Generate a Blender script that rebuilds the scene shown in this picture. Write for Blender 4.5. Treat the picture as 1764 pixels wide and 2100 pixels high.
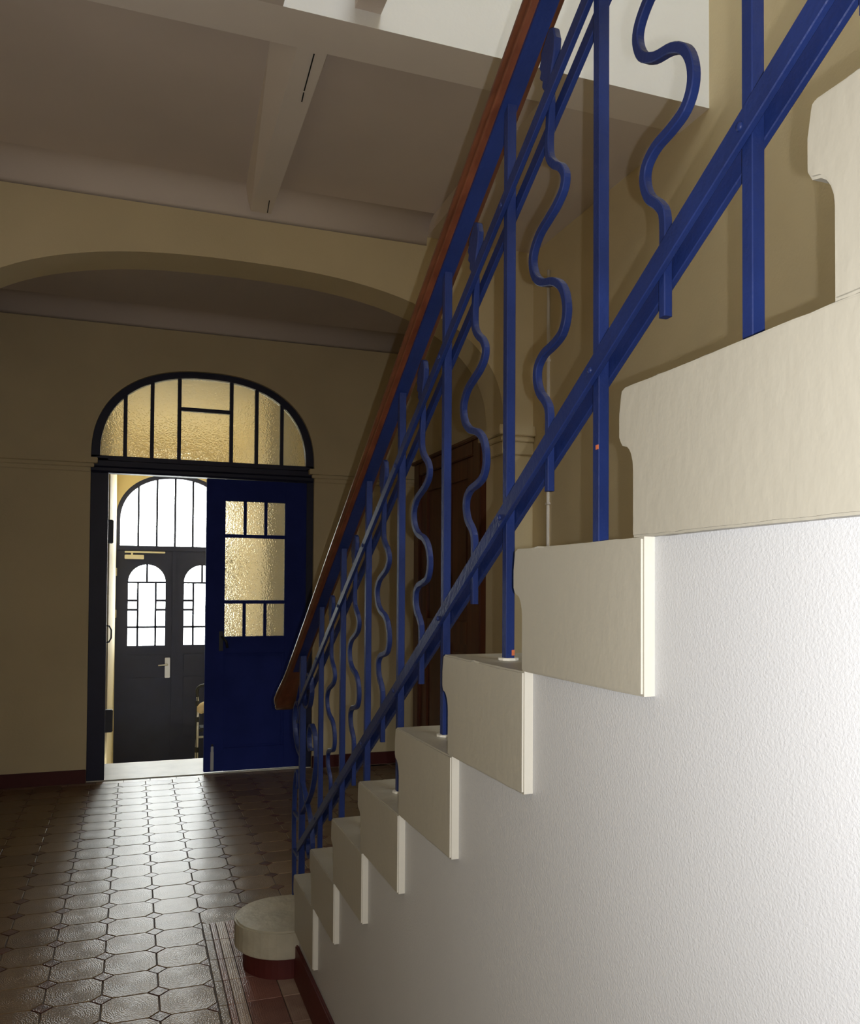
import bpy, bmesh, math, random
from mathutils import Vector, Matrix

# ------------------------------------------------------------------ scene, camera, world, lights
sc = bpy.context.scene
COL = sc.collection
for o in list(bpy.data.objects):
    bpy.data.objects.remove(o)

F_PX, YAW, PITCH, ROLL, EYE, CY = 1712.0, 0.34108, 0.02316, 0.00615, 1.3014, 1170.5
cam_d = bpy.data.cameras.new('camera')
cam = bpy.data.objects.new('camera', cam_d)
COL.objects.link(cam)
cam_d.sensor_fit = 'VERTICAL'
cam_d.sensor_height = 24.0
cam_d.lens = F_PX / 2100.0 * 24.0
cam_d.shift_y = (CY - 1050.0) / 2100.0
cam_d.clip_start = 0.02
_f = Vector((math.sin(YAW) * math.cos(PITCH), math.cos(YAW) * math.cos(PITCH), math.sin(PITCH)))
_r = Vector((math.cos(YAW), -math.sin(YAW), 0))
_u = _r.cross(_f)
_r2 = math.cos(ROLL) * _r + math.sin(ROLL) * _u
_u2 = -math.sin(ROLL) * _r + math.cos(ROLL) * _u
cam.matrix_world = Matrix(((_r2.x, _u2.x, -_f.x, 0), (_r2.y, _u2.y, -_f.y, 0), (_r2.z, _u2.z, -_f.z, EYE), (0, 0, 0, 1)))
sc.camera = cam

SKY = 22.0
world = bpy.data.worlds.new('overcast_sky')
sc.world = world
world.use_nodes = True
bg = world.node_tree.nodes['Background']
bg.inputs[0].default_value = (0.97, 0.985, 1.0, 1)
bg.inputs[1].default_value = SKY

FLASH = 54.0
fl_d = bpy.data.lights.new('camera_flash', 'POINT')
fl_d.energy = FLASH
fl_d.shadow_soft_size = 0.003
fl_d.color = (1.0, 0.99, 0.97)
fl = bpy.data.objects.new('camera_flash', fl_d)
COL.objects.link(fl)
fl.location = Vector((0, 0, EYE)) + 0.024 * _r2 - 0.002 * _u2 + 0.01 * _f
fl.rotation_euler = cam.matrix_world.to_euler()


def portal(name, x0, x1, z0, z1, y, toward):
    d = bpy.data.lights.new(name, 'AREA')
    d.shape = 'RECTANGLE'
    d.size = x1 - x0
    d.size_y = z1 - z0
    d.cycles.is_portal = True
    o = bpy.data.objects.new(name, d)
    COL.objects.link(o)
    o.location = ((x0 + x1) / 2, y, (z0 + z1) / 2)
    o.rotation_euler = (math.pi / 2, 0, 0) if toward > 0 else (-math.pi / 2, 0, 0)
    return o


vs = sc.view_settings
vs.view_transform = 'Standard'
vs.look = 'None'
vs.gamma = 1.0
vs.use_curve_mapping = False
vs.exposure = 0.0
sc.cycles.use_denoising = True
sc.cycles.max_bounces = 10
sc.cycles.diffuse_bounces = 6
sc.cycles.caustics_reflective = False
sc.cycles.caustics_refractive = False
sc.cycles.sample_clamp_indirect = 4.0

# ------------------------------------------------------------------ materials
MATS = {}


def nt(name):
    m = bpy.data.materials.new(name)
    m.use_nodes = True
    t = m.node_tree
    return m, t, t.nodes['Principled BSDF']


def paint(name, col, rough=0.6, var=0.08, scale=3.0, bump=0.15, bscale=60.0, spec=0.4, metal=0.0, stretch=None, bdist=0.003):
    m, t, p = nt(name)
    tc = t.nodes.new('ShaderNodeTexCoord')
    src = tc.outputs['Object']
    if stretch:
        mp = t.nodes.new('ShaderNodeMapping')
        mp.inputs['Scale'].default_value = stretch
        t.links.new(src, mp.inputs[0])
        src = mp.outputs[0]
    n = t.nodes.new('ShaderNodeTexNoise')
    n.inputs['Scale'].default_value = scale
    n.inputs['Detail'].default_value = 5
    t.links.new(src, n.inputs['Vector'])
    r = t.nodes.new('ShaderNodeValToRGB')
    r.color_ramp.elements[0].position = 0.3
    r.color_ramp.elements[1].position = 0.7
    r.color_ramp.elements[0].color = tuple(c * (1 - var) for c in col) + (1,)
    r.color_ramp.elements[1].color = tuple(min(1, c * (1 + var)) for c in col) + (1,)
    t.links.new(n.outputs[0], r.inputs[0])
    t.links.new(r.outputs[0], p.inputs['Base Color'])
    p.inputs['Roughness'].default_value = rough
    p.inputs['Specular IOR Level'].default_value = spec
    p.inputs['Metallic'].default_value = metal
    if bump:
        n2 = t.nodes.new('ShaderNodeTexNoise')
        n2.inputs['Scale'].default_value = bscale
        n2.inputs['Detail'].default_value = 3
        t.links.new(src, n2.inputs['Vector'])
        b = t.nodes.new('ShaderNodeBump')
        b.inputs['Strength'].default_value = bump
        b.inputs['Distance'].default_value = bdist
        t.links.new(n2.outputs[0], b.inputs['Height'])
        t.links.new(b.outputs[0], p.inputs['Normal'])
    MATS[name] = m
    return m


def wood(name, c1, c2, rough=0.35, scale=4.0, stretch=(6, 0.6, 6), coat=0.3):
    m, t, p = nt(name)
    tc = t.nodes.new('ShaderNodeTexCoord')
    mp = t.nodes.new('ShaderNodeMapping')
    mp.inputs['Scale'].default_value = stretch
    n = t.nodes.new('ShaderNodeTexNoise')
    n.inputs['Scale'].default_value = scale
    n.inputs['Detail'].default_value = 6
    r = t.nodes.new('ShaderNodeValToRGB')
    r.color_ramp.elements[0].position = 0.3
    r.color_ramp.elements[1].position = 0.72
    r.color_ramp.elements[0].color = c1 + (1,)
    r.color_ramp.elements[1].color = c2 + (1,)
    t.links.new(tc.outputs['Object'], mp.inputs[0])
    t.links.new(mp.outputs[0], n.inputs['Vector'])
    t.links.new(n.outputs[0], r.inputs[0])
    t.links.new(r.outputs[0], p.inputs['Base Color'])
    p.inputs['Roughness'].default_value = rough
    p.inputs['Coat Weight'].default_value = coat
    p.inputs['Coat Roughness'].default_value = 0.2
    MATS[name] = m
    return m


paint('wall_cream', (0.66, 0.56, 0.36), 0.7, 0.06, 2.0, 0.25, 90)
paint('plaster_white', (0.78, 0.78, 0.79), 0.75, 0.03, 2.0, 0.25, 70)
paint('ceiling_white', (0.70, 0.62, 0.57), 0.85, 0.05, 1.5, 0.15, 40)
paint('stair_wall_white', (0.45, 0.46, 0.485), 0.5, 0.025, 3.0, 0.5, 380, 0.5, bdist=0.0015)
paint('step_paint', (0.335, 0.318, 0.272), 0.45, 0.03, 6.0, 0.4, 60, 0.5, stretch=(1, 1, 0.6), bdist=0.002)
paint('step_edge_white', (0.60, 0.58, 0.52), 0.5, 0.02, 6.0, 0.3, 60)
paint('step_cream', (0.40, 0.37, 0.29), 0.4, 0.12, 14.0, 0.7, 30, 0.5)
paint('beam_white', (0.84, 0.77, 0.72), 0.8, 0.04, 2.0, 0.15, 50)
paint('dark_red', (0.075, 0.011, 0.010), 0.55, 0.12, 5.0, 0.2, 40)
paint('blue_iron', (0.011, 0.0235, 0.112), 0.42, 0.2, 9.0, 0.4, 120, 0.3, bdist=0.002)
paint('dark_blue_door', (0.024, 0.038, 0.21), 0.65, 0.12, 5.0, 0.15, 60, 0.04)
paint('navy_frame', (0.016, 0.018, 0.05), 0.5, 0.12, 5.0, 0.15, 60)
paint('outer_door_navy', (0.016, 0.021, 0.06), 0.5, 0.1, 5.0, 0.12, 60)
paint('vestibule_yellow', (0.70, 0.60, 0.36), 0.7, 0.03, 2.0, 0.15, 60)
paint('threshold_stone', (0.66, 0.63, 0.56), 0.45, 0.08, 8.0, 0.2, 40)
paint('grey_metal', (0.55, 0.55, 0.54), 0.35, 0.06, 9.0, 0.0, 40, 0.5, 0.7)
paint('pale_plastic', (0.72, 0.68, 0.56), 0.45, 0.03, 9.0, 0.0)
paint('dark_metal', (0.03, 0.028, 0.03), 0.4, 0.15, 9.0, 0.1, 60, 0.5, 0.3)
paint('conduit_white', (0.80, 0.76, 0.72), 0.5, 0.03, 9.0, 0.0)
paint('cushion_tan', (0.62, 0.50, 0.33), 0.8, 0.08, 9.0, 0.2, 90)
paint('black_rubber', (0.015, 0.015, 0.015), 0.6, 0.1, 9.0, 0.1, 60)
paint('grout', (0.06, 0.042, 0.032), 0.7, 0.2, 20.0, 0.2, 60)
paint('crack_black', (0.01, 0.01, 0.01), 0.9, 0.1, 9.0, 0)
paint('bare_rust', (0.50, 0.13, 0.05), 0.7, 0.2, 60.0, 0.2, 90)
wood('rail_wood', (0.07, 0.017, 0.008), (0.15, 0.045, 0.022), 0.3, 3.0, (14, 0.8, 14), 0.5)
wood('door_wood', (0.085, 0.024, 0.012), (0.16, 0.05, 0.024), 0.4, 3.0, (8, 8, 0.5), 0.2)


def tile_mat(name, c1, c2, rings=True):
    m, t, p = nt(name)
    tc = t.nodes.new('ShaderNodeTexCoord')
    oi = t.nodes.new('ShaderNodeObjectInfo')
    n = t.nodes.new('ShaderNodeTexNoise')
    n.inputs['Scale'].default_value = 14
    n.inputs['Detail'].default_value = 6
    t.links.new(tc.outputs['Object'], n.inputs['Vector'])
    ad = t.nodes.new('ShaderNodeMath')
    ad.operation = 'MULTIPLY_ADD'
    ad.inputs[1].default_value = 0.45
    t.links.new(oi.outputs['Random'], ad.inputs[0])
    t.links.new(n.outputs[0], ad.inputs[2])
    r = t.nodes.new('ShaderNodeValToRGB')
    r.color_ramp.elements[0].position = 0.35
    r.color_ramp.elements[1].position = 0.95
    r.color_ramp.elements[0].color = c1 + (1,)
    r.color_ramp.elements[1].color = c2 + (1,)
    t.links.new(ad.outputs[0], r.inputs[0])
    t.links.new(r.outputs[0], p.inputs['Base Color'])
    p.inputs['Roughness'].default_value = 0.32
    p.inputs['Specular IOR Level'].default_value = 0.42
    p.inputs['Specular Tint'].default_value = (1.0, 0.9, 0.78, 1)
    w = t.nodes.new('ShaderNodeTexWave')
    w.wave_type = 'RINGS' if rings else 'BANDS'
    if rings:
        w.rings_direction = 'Z'
    w.inputs['Scale'].default_value = 45
    w.inputs['Distortion'].default_value = 6
    w.inputs['Detail'].default_value = 1.0
    w.inputs['Detail Scale'].default_value = 3.0
    t.links.new(tc.outputs['Object'], w.inputs['Vector'])
    b = t.nodes.new('ShaderNodeBump')
    b.inputs['Strength'].default_value = 0.3
    b.inputs['Distance'].default_value = 0.001
    t.links.new(w.outputs[0], b.inputs['Height'])
    t.links.new(b.outputs[0], p.inputs['Normal'])
    MATS[name] = m


tile_mat('tile_tan', (0.095, 0.058, 0.032), (0.16, 0.105, 0.06))
tile_mat('tile_inset', (0.055, 0.022, 0.018), (0.10, 0.045, 0.036))
tile_mat('tile_border', (0.20, 0.12, 0.095), (0.34, 0.25, 0.19), False)
tile_mat('tile_red', (0.13, 0.055, 0.045), (0.20, 0.09, 0.07), False)


def glass_clear(name):
    m = bpy.data.materials.new(name)
    m.use_nodes = True
    t = m.node_tree
    t.nodes.clear()
    out = t.nodes.new('ShaderNodeOutputMaterial')
    tr = t.nodes.new('ShaderNodeBsdfTransparent')
    tr.inputs[0].default_value = (0.93, 0.95, 0.94, 1)
    gl = t.nodes.new('ShaderNodeBsdfGlossy')
    gl.inputs['Roughness'].default_value = 0.05
    mx = t.nodes.new('ShaderNodeMixShader')
    mx.inputs[0].default_value = 0.06
    t.links.new(tr.outputs[0], mx.inputs[1])
    t.links.new(gl.outputs[0], mx.inputs[2])
    t.links.new(mx.outputs[0], out.inputs[0])
    MATS[name] = m


def glass_textured(name):
    m = bpy.data.materials.new(name)
    m.use_nodes = True
    t = m.node_tree
    t.nodes.clear()
    out = t.nodes.new('ShaderNodeOutputMaterial')
    rf = t.nodes.new('ShaderNodeBsdfRefraction')
    rf.inputs['Color'].default_value = (0.98, 0.92, 0.78, 1)
    rf.inputs['IOR'].default_value = 1.22
    rf.inputs['Roughness'].default_value = 0.08
    tl = t.nodes.new('ShaderNodeBsdfTranslucent')
    tl.inputs['Color'].default_value = (0.95, 0.86, 0.62, 1)
    mx = t.nodes.new('ShaderNodeMixShader')
    mx.inputs[0].default_value = 0.25
    gl = t.nodes.new('ShaderNodeBsdfGlossy')
    gl.inputs['Roughness'].default_value = 0.15
    mx2 = t.nodes.new('ShaderNodeMixShader')
    mx2.inputs[0].default_value = 0.05
    tc = t.nodes.new('ShaderNodeTexCoord')
    n = t.nodes.new('ShaderNodeTexVoronoi')
    n.feature = 'SMOOTH_F1'
    n.inputs['Scale'].default_value = 120
    t.links.new(tc.outputs['Object'], n.inputs['Vector'])
    b = t.nodes.new('ShaderNodeBump')
    b.inputs['Strength'].default_value = 0.8
    b.inputs['Distance'].default_value = 0.006
    t.links.new(n.outputs[0], b.inputs['Height'])
    for s in (rf, gl):
        t.links.new(b.outputs[0], s.inputs['Normal'])
    t.links.new(rf.outputs[0], mx.inputs[1])
    t.links.new(tl.outputs[0], mx.inputs[2])
    t.links.new(mx.outputs[0], mx2.inputs[1])
    t.links.new(gl.outputs[0], mx2.inputs[2])
    t.links.new(mx2.outputs[0], out.inputs[0])
    MATS[name] = m


glass_clear('window_glass')
glass_textured('textured_glass')

# ------------------------------------------------------------------ helpers


def link(name, me, mat, parent=None, smooth=False):
    o = bpy.data.objects.new(name, me)
    COL.objects.link(o)
    if mat is not None:
        for mm in (mat if isinstance(mat, (list, tuple)) else [mat]):
            me.materials.append(MATS[mm])
    if parent is not None:
        o.parent = parent
        o.matrix_parent_inverse = Matrix.Identity(4)
        if parent.location != Vector((0, 0, 0)):
            o.location = -parent.location
    if smooth:
        for p in me.polygons:
            p.use_smooth = True
    return o


def finish(bm, name, mat, parent=None, bevel=0.0, seg=2, smooth=False):
    bmesh.ops.recalc_face_normals(bm, faces=bm.faces)
    if bevel > 0:
        es = [e for e in bm.edges if len(e.link_faces) == 2 and e.calc_face_angle(0) > 0.5]
        bmesh.ops.bevel(bm, geom=es, offset=bevel, segments=seg, affect='EDGES', clamp_overlap=True)
    me = bpy.data.meshes.new(name)
    bm.to_mesh(me)
    bm.free()
    return link(name, me, mat, parent, smooth)


def bm_box(bm, x0, x1, y0, y1, z0, z1):
    v = [bm.verts.new(p) for p in ((x0, y0, z0), (x1, y0, z0), (x1, y1, z0), (x0, y1, z0),
                                   (x0, y0, z1), (x1, y0, z1), (x1, y1, z1), (x0, y1, z1))]
    for f in ((0, 3, 2, 1), (4, 5, 6, 7), (0, 1, 5, 4), (1, 2, 6, 5), (2, 3, 7, 6), (3, 0, 4, 7)):
        bm.faces.new([v[i] for i in f])


def box(name, x0, x1, y0, y1, z0, z1, mat, parent=None, bevel=0.0, seg=2):
    bm = bmesh.new()
    bm_box(bm, x0, x1, y0, y1, z0, z1)
    return finish(bm, name, mat, parent, bevel, seg)


def bm_prism(bm, pts, axis, a, b):
    """polygon pts (2D) extruded along axis from a to b; 2D coords are the other two axes in order"""
    def P(p, t):
        if axis == 'x':
            return (t, p[0], p[1])
        if axis == 'y':
            return (p[0], t, p[1])
        return (p[0], p[1], t)
    v0 = [bm.verts.new(P(p, a)) for p in pts]
    v1 = [bm.verts.new(P(p, b)) for p in pts]
    bm.faces.new(v0)
    bm.faces.new(list(reversed(v1)))
    n = len(pts)
    for i in range(n):
        bm.faces.new([v0[i], v1[i], v1[(i + 1) % n], v0[(i + 1) % n]])


def prism(name, pts, axis, a, b, mat, parent=None, bevel=0.0, seg=2, smooth=False):
    bm = bmesh.new()
    bm_prism(bm, pts, axis, a, b)
    return finish(bm, name, mat, parent, bevel, seg, smooth)


def bm_sweep(bm, path, section, updir=Vector((1, 0, 0)), vertical=False, caps=True, scales=None):
    """sweep a 2D section along path. section (a,b): a along updir side axis, b along normal"""
    rings = []
    n = len(path)
    for i, p in enumerate(path):
        p = Vector(p)
        if i == 0:
            t = Vector(path[1]) - p
        elif i == n - 1:
            t = p - Vector(path[i - 1])
        else:
            t = (Vector(path[i + 1]) - p).normalized() + (p - Vector(path[i - 1])).normalized()
        t.normalize()
        a = updir - t * updir.dot(t)
        a.normalize()
        b = Vector((0, 0, 1)) if vertical else t.cross(a)
        s = scales[i] if scales else 1.0
        rings.append([bm.verts.new(p + a * (q[0] * s) + b * (q[1] * s)) for q in section])
    m = len(section)
    for i in range(n - 1):
        for j in range(m):
            bm.faces.new([rings[i][j], rings[i][(j + 1) % m], rings[i + 1][(j + 1) % m], rings[i + 1][j]])
    if caps:
        bm.faces.new(list(reversed(rings[0])))
        bm.faces.new(rings[-1])


def sweep(name, path, section, mat, parent=None, smooth=False, **k):
    bm = bmesh.new()
    bm_sweep(bm, path, section, **k)
    return finish(bm, name, mat, parent, 0, 2, smooth)


def circ(r, n=12):
    return [(r * math.cos(2 * math.pi * i / n), r * math.sin(2 * math.pi * i / n)) for i in range(n)]


def rect(a, b, c=0.0):
    if c:
        return [(-a + c, -b), (a - c, -b), (a, -b + c), (a, b - c), (a - c, b), (-a + c, b), (-a, b - c), (-a, -b + c)]
    return [(-a, -b), (a, -b), (a, b), (-a, b)]


def catmull(pts, sub=4):
    out = []
    P = [pts[0]] + list(pts) + [pts[-1]]
    for i in range(1, len(P) - 2):
        p0, p1, p2, p3 = [Vector(q) for q in P[i - 1:i + 3]]
        for k in range(sub):
            t = k / sub
            out.append(0.5 * ((2 * p1) + (p2 - p0) * t + (2 * p0 - 5 * p1 + 4 * p2 - p3) * t * t + (3 * p1 - p0 - 3 * p2 + p3) * t ** 3))
    out.append(Vector(pts[-1]))
    return out


def thing(name, label, cat, loc=(0, 0, 0), group=None):
    o = bpy.data.objects.new(name, None)
    COL.objects.link(o)
    o.location = loc
    o['label'] = label
    o['category'] = cat
    if group:
        o['group'] = group
    return o


def struct(o, label=None):
    o['kind'] = 'structure'
    if label:
        o['label'] = label
    return o


def sroot(name, label):
    o = bpy.data.objects.new(name, None)
    COL.objects.link(o)
    return struct(o, label)


def superarch(cx, zs, a, b, n, N=40, z_extra=None):
    """arch points from right spring to left spring"""
    out = []
    for i in range(N + 1):
        th = math.pi * i / N
        c, s = math.cos(th), math.sin(th)
        out.append((cx + a * math.copysign(abs(c) ** (2 / n), c), zs + b * abs(s) ** (2 / n)))
    return out


# ------------------------------------------------------------------ dimensions
XL, XR = -1.08, 2.04          # hall walls
YB = -2.7                     # wall behind the camera
YD = 6.05                     # wall with the inner door (front face)
YA0, YA1 = 4.084, 4.315       # arch wall
ZC = 3.22                     # ceiling
ZB = 3.141                    # beam soffit
XS = 0.517                    # step ends
XW = 0.533                    # stair side wall
Z = {0: 0.0, 1: 0.168, 2: 0.350, 3: 0.512, 4: 0.679, 5: 0.840, 6: 1.016, 7: 1.188, 8: 1.361, 9: 1.531, 10: 1.704, 11: 1.875, 12: 2.046, 13: 2.217}
NOSE = {1: 3.124, 2: 2.801, 3: 2.536, 4: 2.248, 5: 1.966, 6: 1.667, 7: 1.386, 8: 1.094, 9: 0.816, 10: 0.534, 11: 0.250, 12: -0.034, 13: -0.318}
END = {k: NOSE[k] - 0.322 for k in range(1, 13)}
END[1] = NOSE[2] - 0.024
END[9] = 0.44
END[13] = -1.598
XSHAFT = 0.42                 # stairwell opening starts here
ZTOP = 9.9                    # top of the stairwell

# ------------------------------------------------------------------ room shell
floor = struct(box('floor', XL, XR, YB, YD + 0.03, -0.12, -0.004, 'grout'), 'tiled hall floor of tan octagons with small dark red insets')
struct(box('wall_left', XL - 0.12, XL, YB, YD + 0.4, -0.12, ZTOP, 'wall_cream'), 'cream plaster wall along the left of the hall')
struct(box('wall_right', XR, XR + 0.12, YB, YD + 0.4, -0.12, ZTOP, 'wall_cream'), 'cream plaster wall on the far side of the stairs')
# back wall with a tall stairwell window high above the landing (behind the camera)
WS = (0.50, 1.90, 6.3, 9.6)        # x0, x1, z0, z1
bm = bmesh.new()
bm_box(bm, XL, WS[0], YB - 0.15, YB, -0.12, ZTOP)
bm_box(bm, WS[1], XR, YB - 0.15, YB, -0.12, ZTOP)
bm_box(bm, WS[0], WS[1], YB - 0.15, YB, -0.12, WS[2])
bm_box(bm, WS[0], WS[1], YB - 0.15, YB, WS[3], ZTOP)
struct(finish(bm, 'wall_back', 'plaster_white'), 'white wall behind the viewer with a tall window')
win = sroot('window_1', 'tall upper stairwell window')
x0, x1, z0, z1 = WS
ya_, yb_ = YB - 0.1, YB - 0.05
xm = (x0 + x1) / 2
for (a, b, c0, c1) in ((x0, x0 + 0.05, z0, z1), (x1 - 0.05, x1, z0, z1), (x0 + 0.05, x1 - 0.05, z0, z0 + 0.05), (x0 + 0.05, x1 - 0.05, z1 - 0.05, z1)):
    box('window_frame', a, b, ya_, yb_, c0, c1, 'pale_plastic', win)
box('mullion', xm - 0.025, xm + 0.025, ya_, yb_, z0 + 0.05, z1 - 0.05, 'pale_plastic', win)
for a, b in ((x0 + 0.05, xm - 0.025), (xm + 0.025, x1 - 0.05)):
    box('pane', a, b, ya_ + 0.02, ya_ + 0.026, z0 + 0.05, z1 - 0.05, 'window_glass', win)
portal('stairwell_portal', x0, x1, z0, z1, YB - 0.12, +1)

# ceilings, beam, stairwell
struct(box('ceiling', XL, XSHAFT, YB, 2.603, ZB, ZB + 0.25, 'ceiling_white'), 'low ceiling over the near end of the hall')
struct(box('wall_shaft', XSHAFT - 0.12, XSHAFT, YB, 2.603, ZB + 0.25, ZTOP, 'plaster_white'), 'upper wall enclosing the stairwell')
struct(box('ceiling_shaft', XSHAFT - 0.12, XR, YB, 2.9, ZTOP, ZTOP + 0.1, 'plaster_white'), 'top of the stairwell')
# beam (white face towards the stairwell)
bm = bmesh.new()
bm_box(bm, XL, XR, 2.603, 2.787, ZB, ZTOP)
o = finish(bm, 'trim_3', ['beam_white', 'plaster_white'])
for p in o.data.polygons:
    if p.normal.y < -0.9:
        p.material_index = 1
struct(o, 'deep white ceiling beam at the edge of the stairwell')
o = struct(prism('trim_1', [(0.653, 3.192), (0.741, 3.192), (0.741, 3.36), (0.653, 3.36)], 'y', 1.7, 2.603, 'ceiling_white'), 'white plastered joist meeting the beam face')


def cove_ceiling(name, x0, x1, y0, y1, coves, label):
    """flat ceiling slab with quarter-round coves where it meets the walls at y0 / y1"""
    r = 0.12
    pts = []
    N = 8
    zt = ZC + 0.1
    # section in (y,z), lower line from y0 to y1
    low = []
    if 'near' in coves:
        for i in range(N + 1):
            a = math.pi / 2 * i / N
            low.append((y0 + r * (1 - math.cos(a)), ZC - r * (1 - math.sin(a))))
    else:
        low.append((y0, ZC))
    if 'far' in coves:
        for i in range(N + 1):
            a = math.pi / 2 * i / N
            low.append((y1 - r * (1 - math.sin(a)), ZC - r * (1 - math.cos(a))))
    else:
        low.append((y1, ZC))
    pts = low + [(y1, zt), (y0, zt)]
    o = prism(name, pts, 'x', x0, x1, 'ceiling_white')
    for p in o.data.polygons:
        p.use_smooth = abs(p.normal.x) < 0.1 and p.normal.z < 0.2 and p.area < 0.15
    return struct(o, label)


XSOF = 1.42
cove_ceiling('ceiling_middle', XL, XSOF, 2.787, YA0, ('far',), 'grey plaster ceiling between the beam and the arch')
struct(box('ceiling_soffit', XSOF, XR, 2.787, YA0, ZB + 0.005, ZC + 0.1, 'ceiling_white'), 'flat soffit over the stairs beyond the beam')
cove_ceiling('ceiling_far', XL, XR, YA1, YD, ('near', 'far'), 'dim ceiling bay in front of the double door')

# joist with sloping sides, and the cracks in its paint
bm = bmesh.new()
ya, yb = 2.787, 4.06
A = [(0.415, ya, ZC + 0.01), (0.500, ya, ZB), (0.603, ya, ZB), (0.635, ya, ZC + 0.01)]
B = [(0.478, yb, ZC + 0.01), (0.510, yb, ZB - 0.012), (0.606, yb, ZB - 0.012), (0.63, yb, ZC + 0.01)]
va = [bm.verts.new(p) for p in A]
vb = [bm.verts.new(p) for p in B]
bm.faces.new(va)
bm.faces.new(vb[::-1])
for i in range(4):
    bm.faces.new([va[i], vb[i], vb[(i + 1) % 4], va[(i + 1) % 4]])
joist = struct(finish(bm, 'trim_2', 'beam_white'), 'plastered ceiling joist with cracked paint')
for (x0, y0, x1, y1) in ((0.560, 2.80, 0.568, 3.02), (0.5685, 3.03, 0.5725, 3.09), (0.578, 3.92, 0.588, 4.05)):
    w = 0.0022
    zz = ZB - 0.012 * (y0 - ya) / (yb - ya) - 0.001
    zz1 = ZB - 0.012 * (y1 - ya) / (yb - ya) - 0.001
    me = bpy.data.meshes.new('crack')
    me.from_pydata([(x0 - w, y0, zz), (x0 + w, y0, zz), (x1 + w, y1, zz1), (x1 - w, y1, zz1),
                    (x0 - w, y0, zz + .003), (x0 + w, y0, zz + .003), (x1 + w, y1, zz1 + .003), (x1 - w, y1, zz1 + .003)], [],
                   [(0, 1, 2, 3), (4, 7, 6, 5), (0, 4, 5, 1), (1, 5, 6, 2), (2, 6, 7, 3), (3, 7, 4, 0)])
    link('crack', me, 'crack_black', joist)

# arch wall
ACX, ASP, AA, AB, AN = 0.48, 2.18, 1.385, 0.708, 2.5
JR, JL = ACX + AA, ACX - AA
arch = superarch(ACX, ASP, AA, AB, AN, 48)
o = sroot('wall_arch', 'cream cross wall pierced by a wide flattened arch')
bm = bmesh.new()
N = len(arch)
ztop = ZC + 0.05
for i in range(N - 1):
    p, q_ = arch[i], arch[i + 1]
    quad = [p, q_, (q_[0], ztop), (p[0], ztop)]
    v0 = [bm.verts.new((a, YA0, b)) for a, b in quad]
    v1 = [bm.verts.new((a, YA1, b)) for a, b in quad]
    bm.faces.new(v0)
    bm.faces.new(v1[::-1])
    bm.faces.new([v0[0], v1[0], v1[1], v0[1]])
bm_box(bm, JR, XR, YA0, YA1, ASP, ztop)
bm_box(bm, XL, JL, YA0, YA1, ASP, ztop)
bmesh.ops.remove_doubles(bm, verts=bm.verts, dist=1e-5)
so = finish(bm, 'spandrel', 'wall_cream', o)
for x0, x1 in ((JR, XR), (XL, JL)):
    box('pier', x0, x1, YA0, YA1, 0, ASP, 'wall_cream', o)
# imposts of the arch
for s, xj, xw in ((1, JR, XR), (-1, JL, XL)):
    for (zz0, zz1, pr) in ((2.035, 2.105, 0.012), (2.105, 2.135, 0.022), (2.135, 2.19, 0.038)):
        a, b = (xj - pr, xw) if s > 0 else (xw, xj + pr)
        box('impost', a, b, YA0 - pr, YA1 + pr, zz0, zz1, 'wall_cream', o, 0.004)

# door wall with arched opening
DCX, DSP, DA, DB, DN = 0.479, 2.190, 0.762, 0.640, 2.35
dl, dr = DCX - DA, DCX + DA
YD1 = 6.60
wall = sroot('wall_far', 'cream end wall around the arched double door')
darch = superarch(DCX, DSP, DA, DB, DN, 48)
bm = bmesh.new()
for i in range(len(darch) - 1):
    p, q_ = darch[i], darch[i + 1]
    quad = [p, q_, (q_[0], ztop), (p[0], ztop)]
    v0 = [bm.verts.new((a, YD, b)) for a, b in quad]
    v1 = [bm.verts.new((a, YD + 0.09, b)) for a, b in quad]
    bm.faces.new(v0)
    bm.faces.new(v1[::-1])
    bm.faces.new([v0[0], v1[0], v1[1], v0[1]])
for x0, x1 in ((XL, dl), (dr, XR)):
    bm_box(bm, x0, x1, YD, YD + 0.09, -0.1, DSP)
    bm_box(bm, x0, x1, YD, YD + 0.09, DSP, ztop)
bmesh.ops.remove_doubles(bm, verts=bm.verts, dist=1e-5)
finish(bm, 'plaster', 'wall_cream', wall)
for s, xj, xw in ((1, dr, XR), (-1, dl, XL)):
    for (zz0, zz1, pr, oh) in ((2.085, 2.115, 0.018, 0.0), (2.115, 2.14, 0.034, 0.022), (2.14, 2.178, 0.058, 0.045)):
        a, b = (xj - oh, xw) if s > 0 else (xw, xj + oh)
        box('impost', a, b, YD - pr, YD, zz0, zz1, 'wall_cream', wall, 0.004)

struct(box('baseboard_far_left', XL, dl, YD - 0.015, YD, 0, 0.09, 'dark_red', None, 0.003), 'dark red skirting left of the double door')
struct(box('baseboard_far_right', dr, XR, YD - 0.015, YD, 0, 0.088, 'dark_red', None, 0.003), 'dark red skirting right of the double door')
struct(box('baseboard_left', XL, XL + 0.015, YB, YD - 0.015, 0, 0.09, 'dark_red', None, 0.003), 'dark red skirting along the left wall')
struct(box('baseboard_right', XR - 0.015, XR, 3.14, YA0, 0, 0.09, 'dark_red', None, 0.003), 'dark red skirting along the right wall')

# ------------------------------------------------------------------ floor tiles
random.seed(4)
PX, PY = 0.172, 0.166
X0, Y0 = 0.094, 3.361            # a diamond centre
c = 0.032
G = 0.0016
BORDER_X = 0.268


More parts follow.
